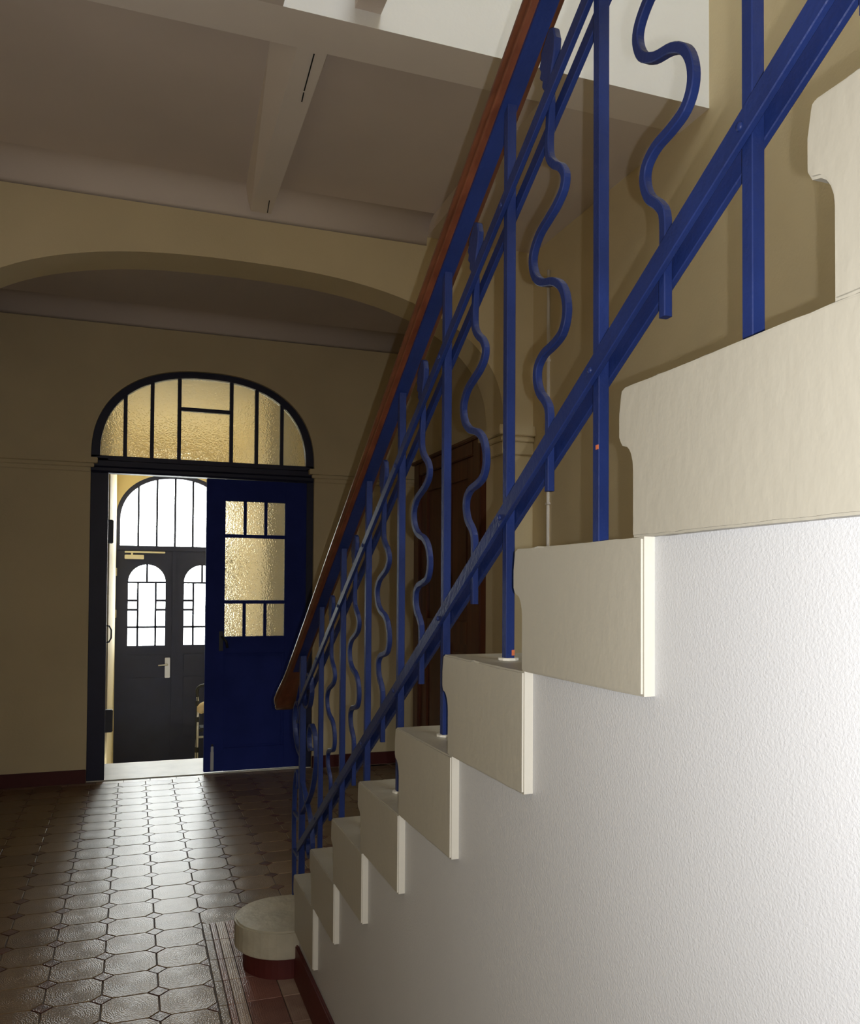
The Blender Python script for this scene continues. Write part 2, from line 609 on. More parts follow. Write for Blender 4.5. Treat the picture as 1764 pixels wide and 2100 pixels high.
def octa_mesh(name):
    bm = bmesh.new()
    hx, hy = PX / 2 - G, PY / 2 - G
    pts = [(hx - c, -hy), (hx, -hy + c), (hx, hy - c), (hx - c, hy), (-hx + c, hy), (-hx, hy - c), (-hx, -hy + c), (-hx + c, -hy)]
    bm_prism(bm, pts, 'z', -0.012, 0.0)
    bmesh.ops.recalc_face_normals(bm, faces=bm.faces)
    top = [e for e in bm.edges if all(abs(v.co.z) < 1e-6 for v in e.verts)]
    bmesh.ops.bevel(bm, geom=top, offset=0.0018, segments=1, affect='EDGES')
    me = bpy.data.meshes.new(name)
    bm.to_mesh(me)
    bm.free()
    return me


def dia_mesh(name):
    bm = bmesh.new()
    k = c - 1.6 * G
    bm_prism(bm, [(k, 0), (0, k), (-k, 0), (0, -k)], 'z', -0.012, -0.0004)
    bmesh.ops.recalc_face_normals(bm, faces=bm.faces)
    me = bpy.data.meshes.new(name)
    bm.to_mesh(me)
    bm.free()
    return me


OM, DM = octa_mesh('octagon_tile'), dia_mesh('inset_tile')
OM.materials.append(MATS['tile_tan'])
DM.materials.append(MATS['tile_inset'])


def stairs_cover(x, y):
    return x > 0.30 and y < 3.12


def sees(x, y):
    """does the camera's frame hold this floor point"""
    v = Vector((x, y, -EYE))
    d = v.dot(_f)
    if d < 0.1:
        return False
    px = 882 + F_PX * v.dot(_r2) / d
    py = CY - F_PX * v.dot(_u2) / d
    return -90 < px < 800 and py < 2240


rest = {'octagon': [], 'inset': []}
n_o = n_d = 0
spots = []
for j in range(-40, 20):
    for i in range(-9, 14):
        for kind in ('octagon', 'inset'):
            x = X0 + PX * i + (PX / 2 if kind == 'octagon' else 0)
            y = Y0 + PY * j + (PY / 2 if kind == 'octagon' else 0)
            if x < XL - 0.02 or x > XR or y < YB or y > YD - 0.09:
                continue
            if x > BORDER_X - 0.05 and y < 3.40:
                continue
            spots.append((y, x, kind))
spots.sort()
for y, x, kind in spots:
    n = n_o if kind == 'octagon' else n_d
    if sees(x, y) and n < 298 and x < 1.7:
        o = bpy.data.objects.new(kind + '_tile', OM if kind == 'octagon' else DM)
        COL.objects.link(o)
        o.parent = floor
        o.location = (x, y, random.uniform(-0.0006, 0.0004))
        o.rotation_euler = (random.uniform(-.0025, .0025), random.uniform(-.0025, .0025), random.choice((0, math.pi)))
        if kind == 'octagon':
            n_o += 1
        else:
            n_d += 1
    else:
        rest[kind].append((x, y))
for kind, src, mat in (('octagon', OM, 'tile_tan'), ('inset', DM, 'tile_inset')):
    V, Fs = [], []
    for (x, y) in rest[kind]:
        b0 = len(V)
        V += [(v.co.x + x, v.co.y + y, v.co.z) for v in src.vertices]
        Fs += [[b0 + k for k in p.vertices] for p in src.polygons]
    if V:
        me = bpy.data.meshes.new('remaining_%s_tiling' % kind)
        me.from_pydata(V, [], Fs)
        o = link('remaining_%s_tiling' % kind, me, mat, floor)
        o['kind'] = 'stuff'

HM = None
bm = bmesh.new()
k = c - 1.6 * G
bm_prism(bm, [(0, -k), (0, k), (-k, 0)], 'z', -0.012, -0.0004)
bmesh.ops.recalc_face_normals(bm, faces=bm.faces)
HM = bpy.data.meshes.new('half_inset_tile')
bm.to_mesh(HM)
bm.free()
HM.materials.append(MATS['tile_inset'])
for j in range(-9, 1):
    o = bpy.data.objects.new('half_inset_tile', HM)
    COL.objects.link(o)
    o.parent = floor
    o.location = (BORDER_X - 0.003, Y0 + PY * j, 0)

# border tiles: a striped run and a red run beside the stairs, turning in front of the first step
def btile(x0, x1, y0, y1, mat, name='border_tile'):
    g = 0.0012
    o = box(name, -(x1 - x0) / 2 + g, (x1 - x0) / 2 - g, -(y1 - y0) / 2 + g, (y1 - y0) / 2 - g, -0.012, 0.0, mat, floor, 0.0012, 1)
    o.location = ((x0 + x1) / 2, (y0 + y1) / 2, 0)


y = 3.38
while y > 1.9:
    btile(BORDER_X, BORDER_X + 0.028, y - 0.17, y, 'tile_tan')
    btile(BORDER_X + 0.028, BORDER_X + 0.050, y - 0.17, y, 'tile_red')
    btile(BORDER_X + 0.050, BORDER_X + 0.086, y - 0.17, y, 'tile_border')
    btile(BORDER_X + 0.086, BORDER_X + 0.20, y - 0.17, y, 'tile_red')
    if y < 3.0:
        btile(BORDER_X + 0.20, XW, y - 0.17, y, 'tile_border')
    y -= 0.17
x = BORDER_X + 0.20
while x < XR - 0.1:
    btile(x, x + 0.17, 3.33, 3.38, 'tile_border')
    btile(x, x + 0.17, 3.13, 3.33, 'tile_red')
    x += 0.17
x = XL
while x < XR - 0.05:
    btile(x, x + 0.172, YD - 0.075, YD, 'tile_border')
    x += 0.172

# ------------------------------------------------------------------ staircase
stairs = thing('staircase', 'painted stone staircase rising toward the viewer along the right wall', 'staircase')


def step_poly(k):
    n, e, z1, z0 = NOSE[k], END[k], Z[k], Z[k - 1]
    r = n - 0.024
    P = [(e, z0), (e, z1), (n - 0.006, z1), (n - 0.0015, z1 - 0.0025), (n, z1 - 0.008), (n + 0.004, z1 - 0.030), (n + 0.004, z1 - 0.056), (n - 0.001, z1 - 0.065)]
    for i in range(1, 6):
        a = math.pi / 2 * i / 5
        P.append((n - 0.004 - 0.020 * math.sin(a), z1 - 0.066 - 0.030 * (1 - math.cos(a))))
    P.append((r, z0))
    return P


for k in range(2, 14):
    bm = bmesh.new()
    bm_prism(bm, step_poly(k), 'x', XS, XR - 0.001)
    bmesh.ops.recalc_face_normals(bm, faces=bm.faces)
    # worn, irregular arrises on the visible end
    rnd = random.Random(k)
    for zz, amp in ((Z[k], 0.0008), (Z[k - 1], 0.0005)):
        te = [e for e in bm.edges if all(abs(v.co.x - XS) < 1e-6 and abs(v.co.z - zz) < 1e-6 for v in e.verts) and e.calc_length() > 0.1]
        if te:
            nv = bmesh.ops.subdivide_edges(bm, edges=te, cuts=22)['geom_inner']
            for v in nv:
                if isinstance(v, bmesh.types.BMVert):
                    v.co.z += rnd.uniform(-amp, amp * 0.3) * (2.2 if rnd.random() < 0.15 else 1)
    es = [e for e in bm.edges if all(abs(v.co.x - XS) < 1e-6 for v in e.verts)]
    bmesh.ops.bevel(bm, geom=es, offset=0.0025, segments=2, affect='EDGES')
    me = bpy.data.meshes.new('step')
    bm.to_mesh(me)
    bm.free()
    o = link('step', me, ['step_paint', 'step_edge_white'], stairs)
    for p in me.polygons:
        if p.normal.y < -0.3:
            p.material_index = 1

# first step with a rounded end
VC, VR = (0.515, 2.952), 0.172


def volute(r, y0, y1, x_end, N=20):
    pts = []
    for i in range(N + 1):
        a = math.pi / 2 + math.pi * i / N
        pts.append((VC[0] + r * math.cos(a), VC[1] + r * math.sin(a)))
    return [(x_end, y1)] + pts + [(x_end, y0)]


st1 = prism('step', volute(VR, VC[1] - VR, VC[1] + VR, XR - 0.002), 'z', 0.075, Z[1], 'step_cream', stairs, 0.006, 2)
st1['label'] = 'round-ended cream first step'
prism('step_plinth', volute(VR - 0.03, VC[1] - VR + 0.03, VC[1] + VR - 0.03, XR - 0.002), 'z', 0.0, 0.075, 'dark_red', stairs)

# white wall under the steps
pts = [(-1.62, 0), (2.79, 0)]
pts = [(2.775, 0.0), (2.775, Z[1])]
for k in range(2, 13):
    pts.append((END[k], Z[k - 1]))
    pts.append((END[k], Z[k]))
pts += [(-1.6, Z[12]), (-1.6, 0.0)]
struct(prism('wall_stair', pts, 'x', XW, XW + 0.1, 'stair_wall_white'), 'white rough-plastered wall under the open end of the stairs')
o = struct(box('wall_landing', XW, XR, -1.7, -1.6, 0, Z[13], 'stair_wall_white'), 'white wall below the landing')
struct(box('floor_landing', XW, XR, YB, -1.6, Z[13] - 0.15, Z[13], 'threshold_stone'), 'stone stair landing')
struct(box('baseboard_stair', XW - 0.012, XW, -1.6, 2.8, 0, 0.122, 'dark_red', None, 0.004), 'dark red skirting along the foot of the stair wall')

# ------------------------------------------------------------------ railing
XP = 0.578
SL = 0.5985
rail = thing('stair_railing', 'blue wrought iron stair railing with wavy bars and wooden handrail', 'railing', (XP, 2.985, 0.168))


def on(s, y):
    return Vector((XP, y, s - SL * y))


POSTS = [0.385, 0.67, 0.958, 1.244, 1.535, 1.827, 2.11, 2.384, 2.679]


def step_at(y):
    for k in range(13, 0, -1):
        if y <= NOSE[k]:
            return Z[k]
    return 0.0


YN, YF = 0.05, 2.985
# flat bars in pairs either side of the posts
for s, nm in ((2.165, 'lower_rail'), (2.680, 'upper_rail')):
    for dx in (-0.0125, 0.0125):
        path = [on(s, YN) + Vector((dx, 0, 0)), on(s, YF) + Vector((dx, 0, 0))]
        sweep(nm, path, rect(0.0042, 0.0125 if nm == 'upper_rail' else 0.0150, 0.0012), 'blue_iron', rail, vertical=True)
for i, y in enumerate(POSTS):
    b = 0.0078
    zt = 2.846 - SL * y
    bm = bmesh.new()
    bm_prism(bm, [(-b + .001, -b), (b - .001, -b), (b, -b + .001), (b, b - .001), (b - .001, b), (-b + .001, b), (-b, b - .001), (-b, -b + .001)], 'z', step_at(y) - 0.002, zt - 0.003)
    for v in bm.verts:
        v.co.x += XP
        v.co.y += y
        if v.co.z > zt - 0.01:
            v.co.z -= SL * (v.co.y - y)
    po = finish(bm, 'post', 'blue_iron', rail)
    # mortar ring at the foot
    z0 = step_at(y)
    prism('mortar', [(XP + p[0], y + p[1]) for p in circ(0.017, 10)], 'z', z0, z0 + 0.004, 'step_edge_white', po).location = (0, 0, 0)

# rivets in the rails where posts pass
for y in POSTS:
    for s in (2.165, 2.680):
        p = on(s, y)
        bm = bmesh.new()
        bmesh.ops.create_uvsphere(bm, u_segments=8, v_segments=5, radius=0.005)
        for v in bm.verts:
            v.co.x = v.co.x * 0.6 + p.x - 0.0167
            v.co.y += p.y
            v.co.z += p.z
        finish(bm, 'rivet', 'blue_iron', rail, smooth=True)

WAVE = [(-.057, 0), (0.0, 0), (.058, 0), (.078, .010), (.096, .030), (.118, .040), (.138, .037), (.152, .018), (.158, -.012), (.167, -.038),
        (.186, -.051), (.21, -.051), (.234, -.039), (.251, -.014), (.261, .020), (.278, .045), (.302, .056), (.322, .052), (.341, .032),
        (.352, .004), (.362, -.022), (.376, -.042), (.393, -.047), (.41, -.036), (.424, -.016), (.442, 0), (.468, .004), (.50, 0), (.53, 0), (.565, .004)]


def wavy(y0):
    zb = 2.165 - SL * y0
    pts = catmull([(0, dy, dz) for dz, dy in WAVE], 4)
    path = [Vector((XP, y0, zb)) + p for p in pts]
    o = sweep('wavy_baluster', path, rect(0.0056, 0.0060, 0.0012), 'blue_iron', rail)
    # serrated leaf at the top
    bm = bmesh.new()
    outl = []
    left = [(0.545, .008), (.556, .018), (.566, .016), (.574, .026), (.583, .022), (.592, .028), (.602, .021), (.611, .021), (.622, .008), (.634, -.006)]
    right = [(.628, -.018), (.610, -.024), (.590, -.022), (.57, -.014), (.545, -.008)]
    outl = [(y0 + b, zb + a) for a, b in left + right]
    bm_prism(bm, outl, 'x', XP - 0.006, XP + 0.006)
    f = finish(bm, 'finial', 'blue_iron', o, 0.002, 1)
    f.location = (0, 0, 0)
    return o


for y0 in (0.53, 0.816, 1.102, 1.389, 1.680, 1.968, 2.247, 2.530):
    wavy(y0)

# small bare patches on the post nearest the landing
box('rust_spot', XP - 0.0085, XP - 0.0075, 0.951, 0.957, 1.487, 1.493, 'bare_rust', rail)
box('rust_spot', XP + 0.0025, XP + 0.0075, 1.2355, 1.2365, 1.196, 1.205, 'bare_rust', rail)

# steel strip and wooden handrail
Y_END = 3.40
sweep('handrail_strip', [on(2.852, YN), on(2.852, 3.1)], rect(0.0145, 0.0035), 'blue_iron', rail, vertical=True)
HS = [(-0.024, 0.000), (0.024, 0.000), (0.027, 0.006), (0.024, 0.012), (0.029, 0.018), (0.030, 0.028), (0.025, 0.040), (0.014, 0.048), (0.0, 0.050),
      (-0.014, 0.048), (-0.025, 0.040), (-0.030, 0.028), (-0.029, 0.018), (-0.024, 0.012), (-0.027, 0.006)]
hp, hsc = [], []
for y, sc_ in ((YN, 1.0), (1.0, 1.0), (2.0, 1.0), (3.0, 1.0), (3.14, 1.03), (3.20, 1.09), (3.25, 1.18), (3.29, 1.30), (3.325, 1.40), (3.35, 1.45), (3.368, 1.42), (3.380, 1.30), (3.387, 1.05), (3.390, 0.6)):
    hp.append(on(2.856, y) + Vector((0, 0, -0.045 * max(0.0, sc_ - 1.0) if y < 3.36 else -0.020 + 0.045 * (1.45 - sc_) * 0.35)))
    hsc.append(sc_)
ho = sweep('handrail', hp, HS, 'rail_wood', rail, vertical=True, scales=hsc)
for p in ho.data.polygons:
    p.use_smooth = len(p.vertices) == 4
ho['label'] = 'dark reddish-brown wooden handrail'

# newel post with scrolls on the first step
bm = bmesh.new()
bm_box(bm, XP - 0.011, XP + 0.011, 2.985 - 0.011, 2.985 + 0.011, Z[1] - 0.002, 1.064)
finish(bm, 'newel_post', 'blue_iron', rail, 0.0015, 1)


def flatbar(name, pts, w=0.008, th=0.0045):
    path = [Vector((XP, p[0], p[1])) for p in catmull([(a, b, 0) for a, b in pts], 5)]
    return sweep(name, path, rect(w, th), 'blue_iron', rail)


# bowed bar in front of the newel, with a curled head
flatbar('bowed_bar', [(3.115, Z[1]), (3.125, 0.30), (3.135, 0.42), (3.125, 0.55), (3.095, 0.62), (3.065, 0.635), (3.045, 0.61), (3.055, 0.575), (3.075, 0.585)])
for zz in (0.33, 0.47):
    box('tie_bar', XP - 0.006, XP + 0.006, 2.985, 3.13, zz - 0.006, zz + 0.006, 'blue_iron', rail)
# S-scrolls between newel, first post and handrail
flatbar('scroll', [(2.98, 0.50), (2.90, 0.55), (2.80, 0.63), (2.745, 0.73), (2.765, 0.81), (2.825, 0.84), (2.865, 0.80), (2.85, 0.755), (2.81, 0.76)])
flatbar('scroll', [(2.98, 0.92), (2.92, 0.89), (2.86, 0.90), (2.825, 0.95), (2.845, 1.0), (2.885, 1.005), (2.90, 0.975), (2.885, 0.955)])
flatbar('scroll', [(2.99, 0.70), (3.07, 0.72), (3.13, 0.78), (3.13, 0.85), (3.08, 0.885), (3.035, 0.86), (3.04, 0.82), (3.07, 0.815)])
flatbar('scroll', [(2.99, 0.62), (2.92, 0.58), (2.83, 0.52), (2.79, 0.45), (2.81, 0.40), (2.85, 0.395), (2.865, 0.425), (2.85, 0.445)])

# ------------------------------------------------------------------ inner double door
YF0, YF1 = YD + 0.03, YD + 0.085      # frame depth
d1 = sroot('door_1', 'dark blue double door under an arched glazed fanlight, left leaf open')
JI_L, JI_R = -0.185, 1.192
box('jamb', dl, -0.171, YF0, YF1, 0, 2.19, 'navy_frame', d1, 0.004)
box('jamb', JI_R, dr, YF0, YF1, 0, 2.19, 'navy_frame', d1, 0.004)
tb = prism('transom_bar', [(YF0 - 0.02, 2.085), (YF1, 2.085), (YF1, 2.205), (YF0, 2.205), (YF0, 2.175), (YF0 - 0.03, 2.165), (YF0 - 0.03, 2.13), (YF0 - 0.012, 2.12), (YF0 - 0.012, 2.1)], 'x', dl + 0.002, dr - 0.002, 'navy_frame', d1)
# fanlight frame
inner = superarch(DCX, DSP + 0.012, DA - 0.055, DB - 0.055, DN, 48)
bm = bmesh.new()
for i in range(48):
    quad = [darch[i], darch[i + 1], inner[i + 1], inner[i]]
    v0 = [bm.verts.new((a, YF0, b)) for a, b in quad]
    v1 = [bm.verts.new((a, YF1, b)) for a, b in quad]
    bm.faces.new(v0)
    bm.faces.new(v1[::-1])
    bm.faces.new([v0[3], v0[2], v1[2], v1[3]])
    bm.faces.new([v0[0], v1[0], v1[1], v0[1]])
bmesh.ops.remove_doubles(bm, verts=bm.verts, dist=1e-5)
fan = finish(bm, 'fanlight_frame', 'navy_frame', d1)


def arch_z(x, cx, zs, a, b, n):
    t = min(1.0, abs(x - cx) / a)
    return zs + b * max(0.0, 1 - t ** n) ** (1 / n)


def fz(x):
    return arch_z(x, DCX, DSP + 0.012, DA - 0.055, DB - 0.055, DN)


MX = [-0.068, 0.107, 0.288, 0.646, 0.825, 1.007]
mw = 0.0125
for x in MX:
    prism('muntin', [(x - mw, 2.205), (x + mw, 2.205), (x + mw, fz(x + mw) + 0.006), (x - mw, fz(x - mw) + 0.006)], 'y', YF0 + 0.012, YF1 - 0.01, 'navy_frame', fan)
box('muntin', MX[2] + mw, MX[3] - mw, YF0 + 0.012, YF1 - 0.01, 2.552, 2.578, 'navy_frame', fan)
edges = [DCX - DA + 0.055] + MX + [DCX + DA - 0.055]
for i in range(len(edges) - 1):
    a, b = edges[i] + (mw if i else 0), edges[i + 1] - (mw if i < len(edges) - 2 else 0)
    top = [(a + (b - a) * k / 8, fz(a + (b - a) * k / 8)) for k in range(9)]
    yy0, yy1 = YF0 + 0.028, YF0 + 0.033
    if i == 3:
        prism('glass_pane', [(a, 2.205), (b, 2.205), (b, 2.552), (a, 2.552)], 'y', yy0, yy1, 'textured_glass', fan)
        prism('glass_pane', [(a, 2.578), (b, 2.578)] + top[::-1], 'y', yy0, yy1, 'textured_glass', fan)
    else:
        prism('glass_pane', [(a, 2.205), (b, 2.205)] + [t for t in top[::-1] if t[1] > 2.206], 'y', yy0, yy1, 'textured_glass', fan)


def wood_leaf(parent, x0, x1, gx0, gx1, y0, y1, tail=''):
    """one leaf with the glazed upper half; closed at y0..y1"""
    zb, zt = 0.012, 2.082
    leaf = box('door_leaf', x0, gx0, y0, y1, zb, zt, 'dark_blue_door', parent, 0.003)
    box('stile', gx1, x1, y0, y1, zb, zt, 'dark_blue_door', leaf, 0.003)
    box('top_rail', gx0, gx1, y0, y1, 1.930, zt, 'dark_blue_door', leaf)
    box('lock_rail', gx0, gx1, y0, y1, 0.845, 0.962, 'dark_blue_door', leaf)
    box('bottom_rail', gx0, gx1, y0, y1, zb, 0.172, 'dark_blue_door', leaf)
    box('lower_panel', gx0, gx1, y0 + 0.016, y1 - 0.012, 0.172, 0.845, 'dark_blue_door', leaf)
    # moulding round the panel, drip rail under the glass
    for (a, b, zz0, zz1) in ((gx0, gx0 + 0.018, 0.172, 0.845), (gx1 - 0.018, gx1, 0.172, 0.845), (gx0 + 0.018, gx1 - 0.018, 0.172, 0.19), (gx0 + 0.018, gx1 - 0.018, 0.827, 0.845)):
        box('panel_moulding', a, b, y0 + 0.004, y0 + 0.016, zz0, zz1, 'dark_blue_door', leaf, 0.004)
    box('sill_moulding', gx0 - 0.012, gx1 + 0.012, y0 - 0.008, y0, 0.940, 0.958, 'dark_blue_door', leaf, 0.003)
    w = gx1 - gx0
    c1, c2, hw = gx0 + w * 0.327, gx0 + w * 0.674, 0.0105
    rows = ((1.692, 1.930, True), (1.220, 1.668, False), (0.962, 1.196, True))
    for zz0, zz1 in ((1.668, 1.692), (1.196, 1.220)):
        box('muntin', gx0, gx1, y0 + 0.008, y1 - 0.008, zz0, zz1, 'dark_blue_door', leaf)
    for zz0, zz1, sp in rows:
        if sp:
            for cc in (c1, c2):
                box('muntin', cc - hw, cc + hw, y0 + 0.008, y1 - 0.008, zz0, zz1, 'dark_blue_door', leaf)
            spans = ((gx0, c1 - hw), (c1 + hw, c2 - hw), (c2 + hw, gx1))
        else:
            spans = ((gx0, gx1),)
        for a, b in spans:
            box('glass_pane', a, b, y0 + 0.018, y0 + 0.023, zz0, zz1, 'textured_glass', leaf)
    return leaf


LY0, LY1 = YF0 + 0.004, YF0 + 0.046
leaf_r = wood_leaf(d1, 0.480, JI_R, 0.612, 1.037, LY0, LY1)
# hardware on the closed leaf
bolt = box('flush_bolt', 0.526, 0.548, LY0 - 0.006, LY0, 0.02, 0.155, 'grey_metal', leaf_r, 0.003)
box('flush_bolt', 0.528, 0.546, LY0 - 0.012, LY0, 0.150, 0.192, 'grey_metal', leaf_r, 0.004)
box('bolt_knob', 0.530, 0.544, LY0 - 0.018, LY0, 0.192, 0.208, 'dark_metal', leaf_r, 0.004)
sweep('handle', [(0.595, LY0, 0.96), (0.60, LY0 - 0.035, 0.955), (0.622, LY0 - 0.04, 0.93), (0.63, LY0 - 0.04, 0.885)], circ(0.009, 8), 'dark_metal', leaf_r, True, updir=Vector((0, 1, 0.3)))
box('lock_plate', 0.575, 0.604, LY0 - 0.004, LY0, 0.86, 1.0, 'dark_metal', leaf_r, 0.002)
# left leaf: swung open into the porch, built closed and turned about its hinge
hinge = Vector((JI_L + 0.004, LY1, 0))
leaf_l = wood_leaf(d1, JI_L, 0.478, JI_L + 0.155, 0.345, LY0, LY1)
box('latch_case', 0.428, 0.474, LY0 - 0.05, LY0, 1.64, 1.82, 'dark_metal', leaf_l, 0.006)
box('latch_case', 0.428, 0.474, LY0 - 0.065, LY0, 0.215, 0.385, 'dark_metal', leaf_l, 0.006)
sweep('pull_handle', [(0.44, LY0, 1.02), (0.44, LY0 - 0.03, 1.015), (0.44, LY0 - 0.045, 0.985), (0.44, LY0 - 0.045, 0.925), (0.44, LY0 - 0.03, 0.895), (0.44, LY0, 0.89)], circ(0.006, 8), 'dark_metal', leaf_l, True)
box('flush_bolt', 0.44, 0.462, LY0 - 0.01, LY0, 0.02, 0.2, 'grey_metal', leaf_l, 0.003)
R_ = Matrix.Translation(hinge) @ Matrix.Rotation(math.radians(91.5), 4, 'Z') @ Matrix.Translation(-hinge)
leaf_l.matrix_basis = Matrix.Translation((-0.044, 0.012, 0)) @ R_

# threshold and porch floor
YO = 9.4
ZP = -0.62
struct(box('floor_threshold', dl, dr, YD + 0.03, 6.20, -0.12, 0.003, 'threshold_stone', None, 0.003), 'pale stone threshold under the double door')
VL, VRT = -0.178, 1.02
pf = sroot('floor_porch', 'pale stone floor and steps of the entrance porch')
box('landing', VL - 0.1, VRT + 0.2, 6.20, 6.662, -0.12, 0.0, 'threshold_stone', pf, 0.004)
for i in range(3):
    box('step', VL - 0.1, VRT + 0.2, 6.662 + 0.28 * i, 6.662 + 0.28 * (i + 1), -0.7, -0.155 * (i + 1), 'threshold_stone', pf, 0.004)
box('paving', VL - 0.1, VRT + 0.2, 6.662 + 0.84, YO + 0.1, -0.75, ZP, 'threshold_stone', pf)
# porch walls (the reveal near the door is a little wider)
struct(box('wall_porch_left', VL - 0.2, VL, 6.84, YO, -0.7, 3.0, 'vestibule_yellow'), 'yellow left wall of the entrance porch')
struct(box('wall_porch_right', VRT, VRT + 0.2, 6.84, YO, -0.7, 3.0, 'vestibule_yellow'), 'yellow right wall of the entrance porch')
struct(box('wall_reveal_left', -0.48, -0.282, YD + 0.09, 6.84, -0.7, 3.0, 'vestibule_yellow'), 'yellow reveal beside the open door leaf')
struct(box('wall_reveal_right', dr, dr + 0.2, YD + 0.09, 6.84, -0.7, 3.0, 'vestibule_yellow'), 'yellow reveal behind the closed door leaf')
struct(box('wall_reveal_left_return', -0.48, VL - 0.2, 6.84, 6.95, -0.7, 3.0, 'vestibule_yellow'))
struct(box('wall_reveal_right_return', VRT + 0.2, dr + 0.2, 6.84, 6.95, -0.7, 3.0, 'vestibule_yellow'))
struct(box('ceiling_porch', -0.6, dr + 0.3, YD + 0.09, YO + 0.1, 2.9, 3.0, 'vestibule_yellow'), 'pale porch ceiling')

# ------------------------------------------------------------------ outer door
OCX = 0.412
d2 = sroot('door_2', 'navy outer double door with arched windows glowing white with daylight')
yo0, yo1 = YO, YO + 0.05
OA, OB, OS, ON = 0.600, 0.520, 2.01, 2.2           # opening arch
FA, FB = 0.553, 0.470
FZ0 = 1.755
# wall round the opening
oarch = superarch(OCX, OS, OA, OB, ON, 36)
bm = bmesh.new()
for i in range(36):
    p, q_ = oarch[i], oarch[i + 1]
    quad = [p, q_, (q_[0], 3.0), (p[0], 3.0)]
    v0 = [bm.verts.new((a, yo0 - 0.02, b)) for a, b in quad]
    v1 = [bm.verts.new((a, yo1 + 0.06, b)) for a, b in quad]
    bm.faces.new(v0)
    bm.faces.new(v1[::-1])
    bm.faces.new([v0[0], v1[0], v1[1], v0[1]])
bm_box(bm, -0.6, OCX - OA, yo0 - 0.02, yo1 + 0.06, -0.75, 3.0)
bm_box(bm, OCX + OA, 1.6, yo0 - 0.02, yo1 + 0.06, -0.75, 3.0)
bmesh.ops.remove_doubles(bm, verts=bm.verts, dist=1e-5)
struct(finish(bm, 'wall_porch_end', 'vestibule_yellow'), 'yellow wall around the outer door')
# fanlight frame
farch = superarch(OCX, OS + 0.005, FA, FB, ON, 36)
bm = bmesh.new()
for i in range(36):
    quad = [oarch[i], oarch[i + 1], farch[i + 1], farch[i]]
    v0 = [bm.verts.new((a, yo0, b)) for a, b in quad]
    v1 = [bm.verts.new((a, yo1, b)) for a, b in quad]
    bm.faces.new(v0)
    bm.faces.new(v1[::-1])
    bm.faces.new([v0[3], v0[2], v1[2], v1[3]])
for x0, x1 in ((OCX - OA, OCX - FA), (OCX + FA, OCX + OA)):
    bm_box(bm, x0, x1, yo0, yo1, FZ0, OS + 0.005)
bm_box(bm, OCX - OA, OCX + OA, yo0 - 0.015, yo1, FZ0 - 0.05, FZ0)
of = finish(bm, 'fanlight_frame', 'outer_door_navy', d2)


def ofz(x):
    return arch_z(x, OCX, OS + 0.005, FA, FB, ON)


OM_X = [0.040, 0.228, 0.415, 0.600, 0.786]
ow = 0.011
for x in OM_X:
    prism('muntin', [(x - ow, FZ0), (x + ow, FZ0), (x + ow, ofz(x + ow) + 0.004), (x - ow, ofz(x - ow) + 0.004)], 'y', yo0 + 0.008, yo1 - 0.008, 'outer_door_navy', of)
ed = [OCX - FA] + OM_X + [OCX + FA]
for i in range(len(ed) - 1):
    a, b = ed[i] + (ow if i else 0), ed[i + 1] - (ow if i < len(ed) - 2 else 0)
    top = [(a + (b - a) * k / 8, ofz(a + (b - a) * k / 8)) for k in range(9)]
    prism('glass_pane', [(a, FZ0), (b, FZ0)] + top[::-1], 'y', yo0 + 0.02, yo0 + 0.025, 'window_glass', of)

LZ0, LZ1 = ZP + 0.01, FZ0 - 0.049


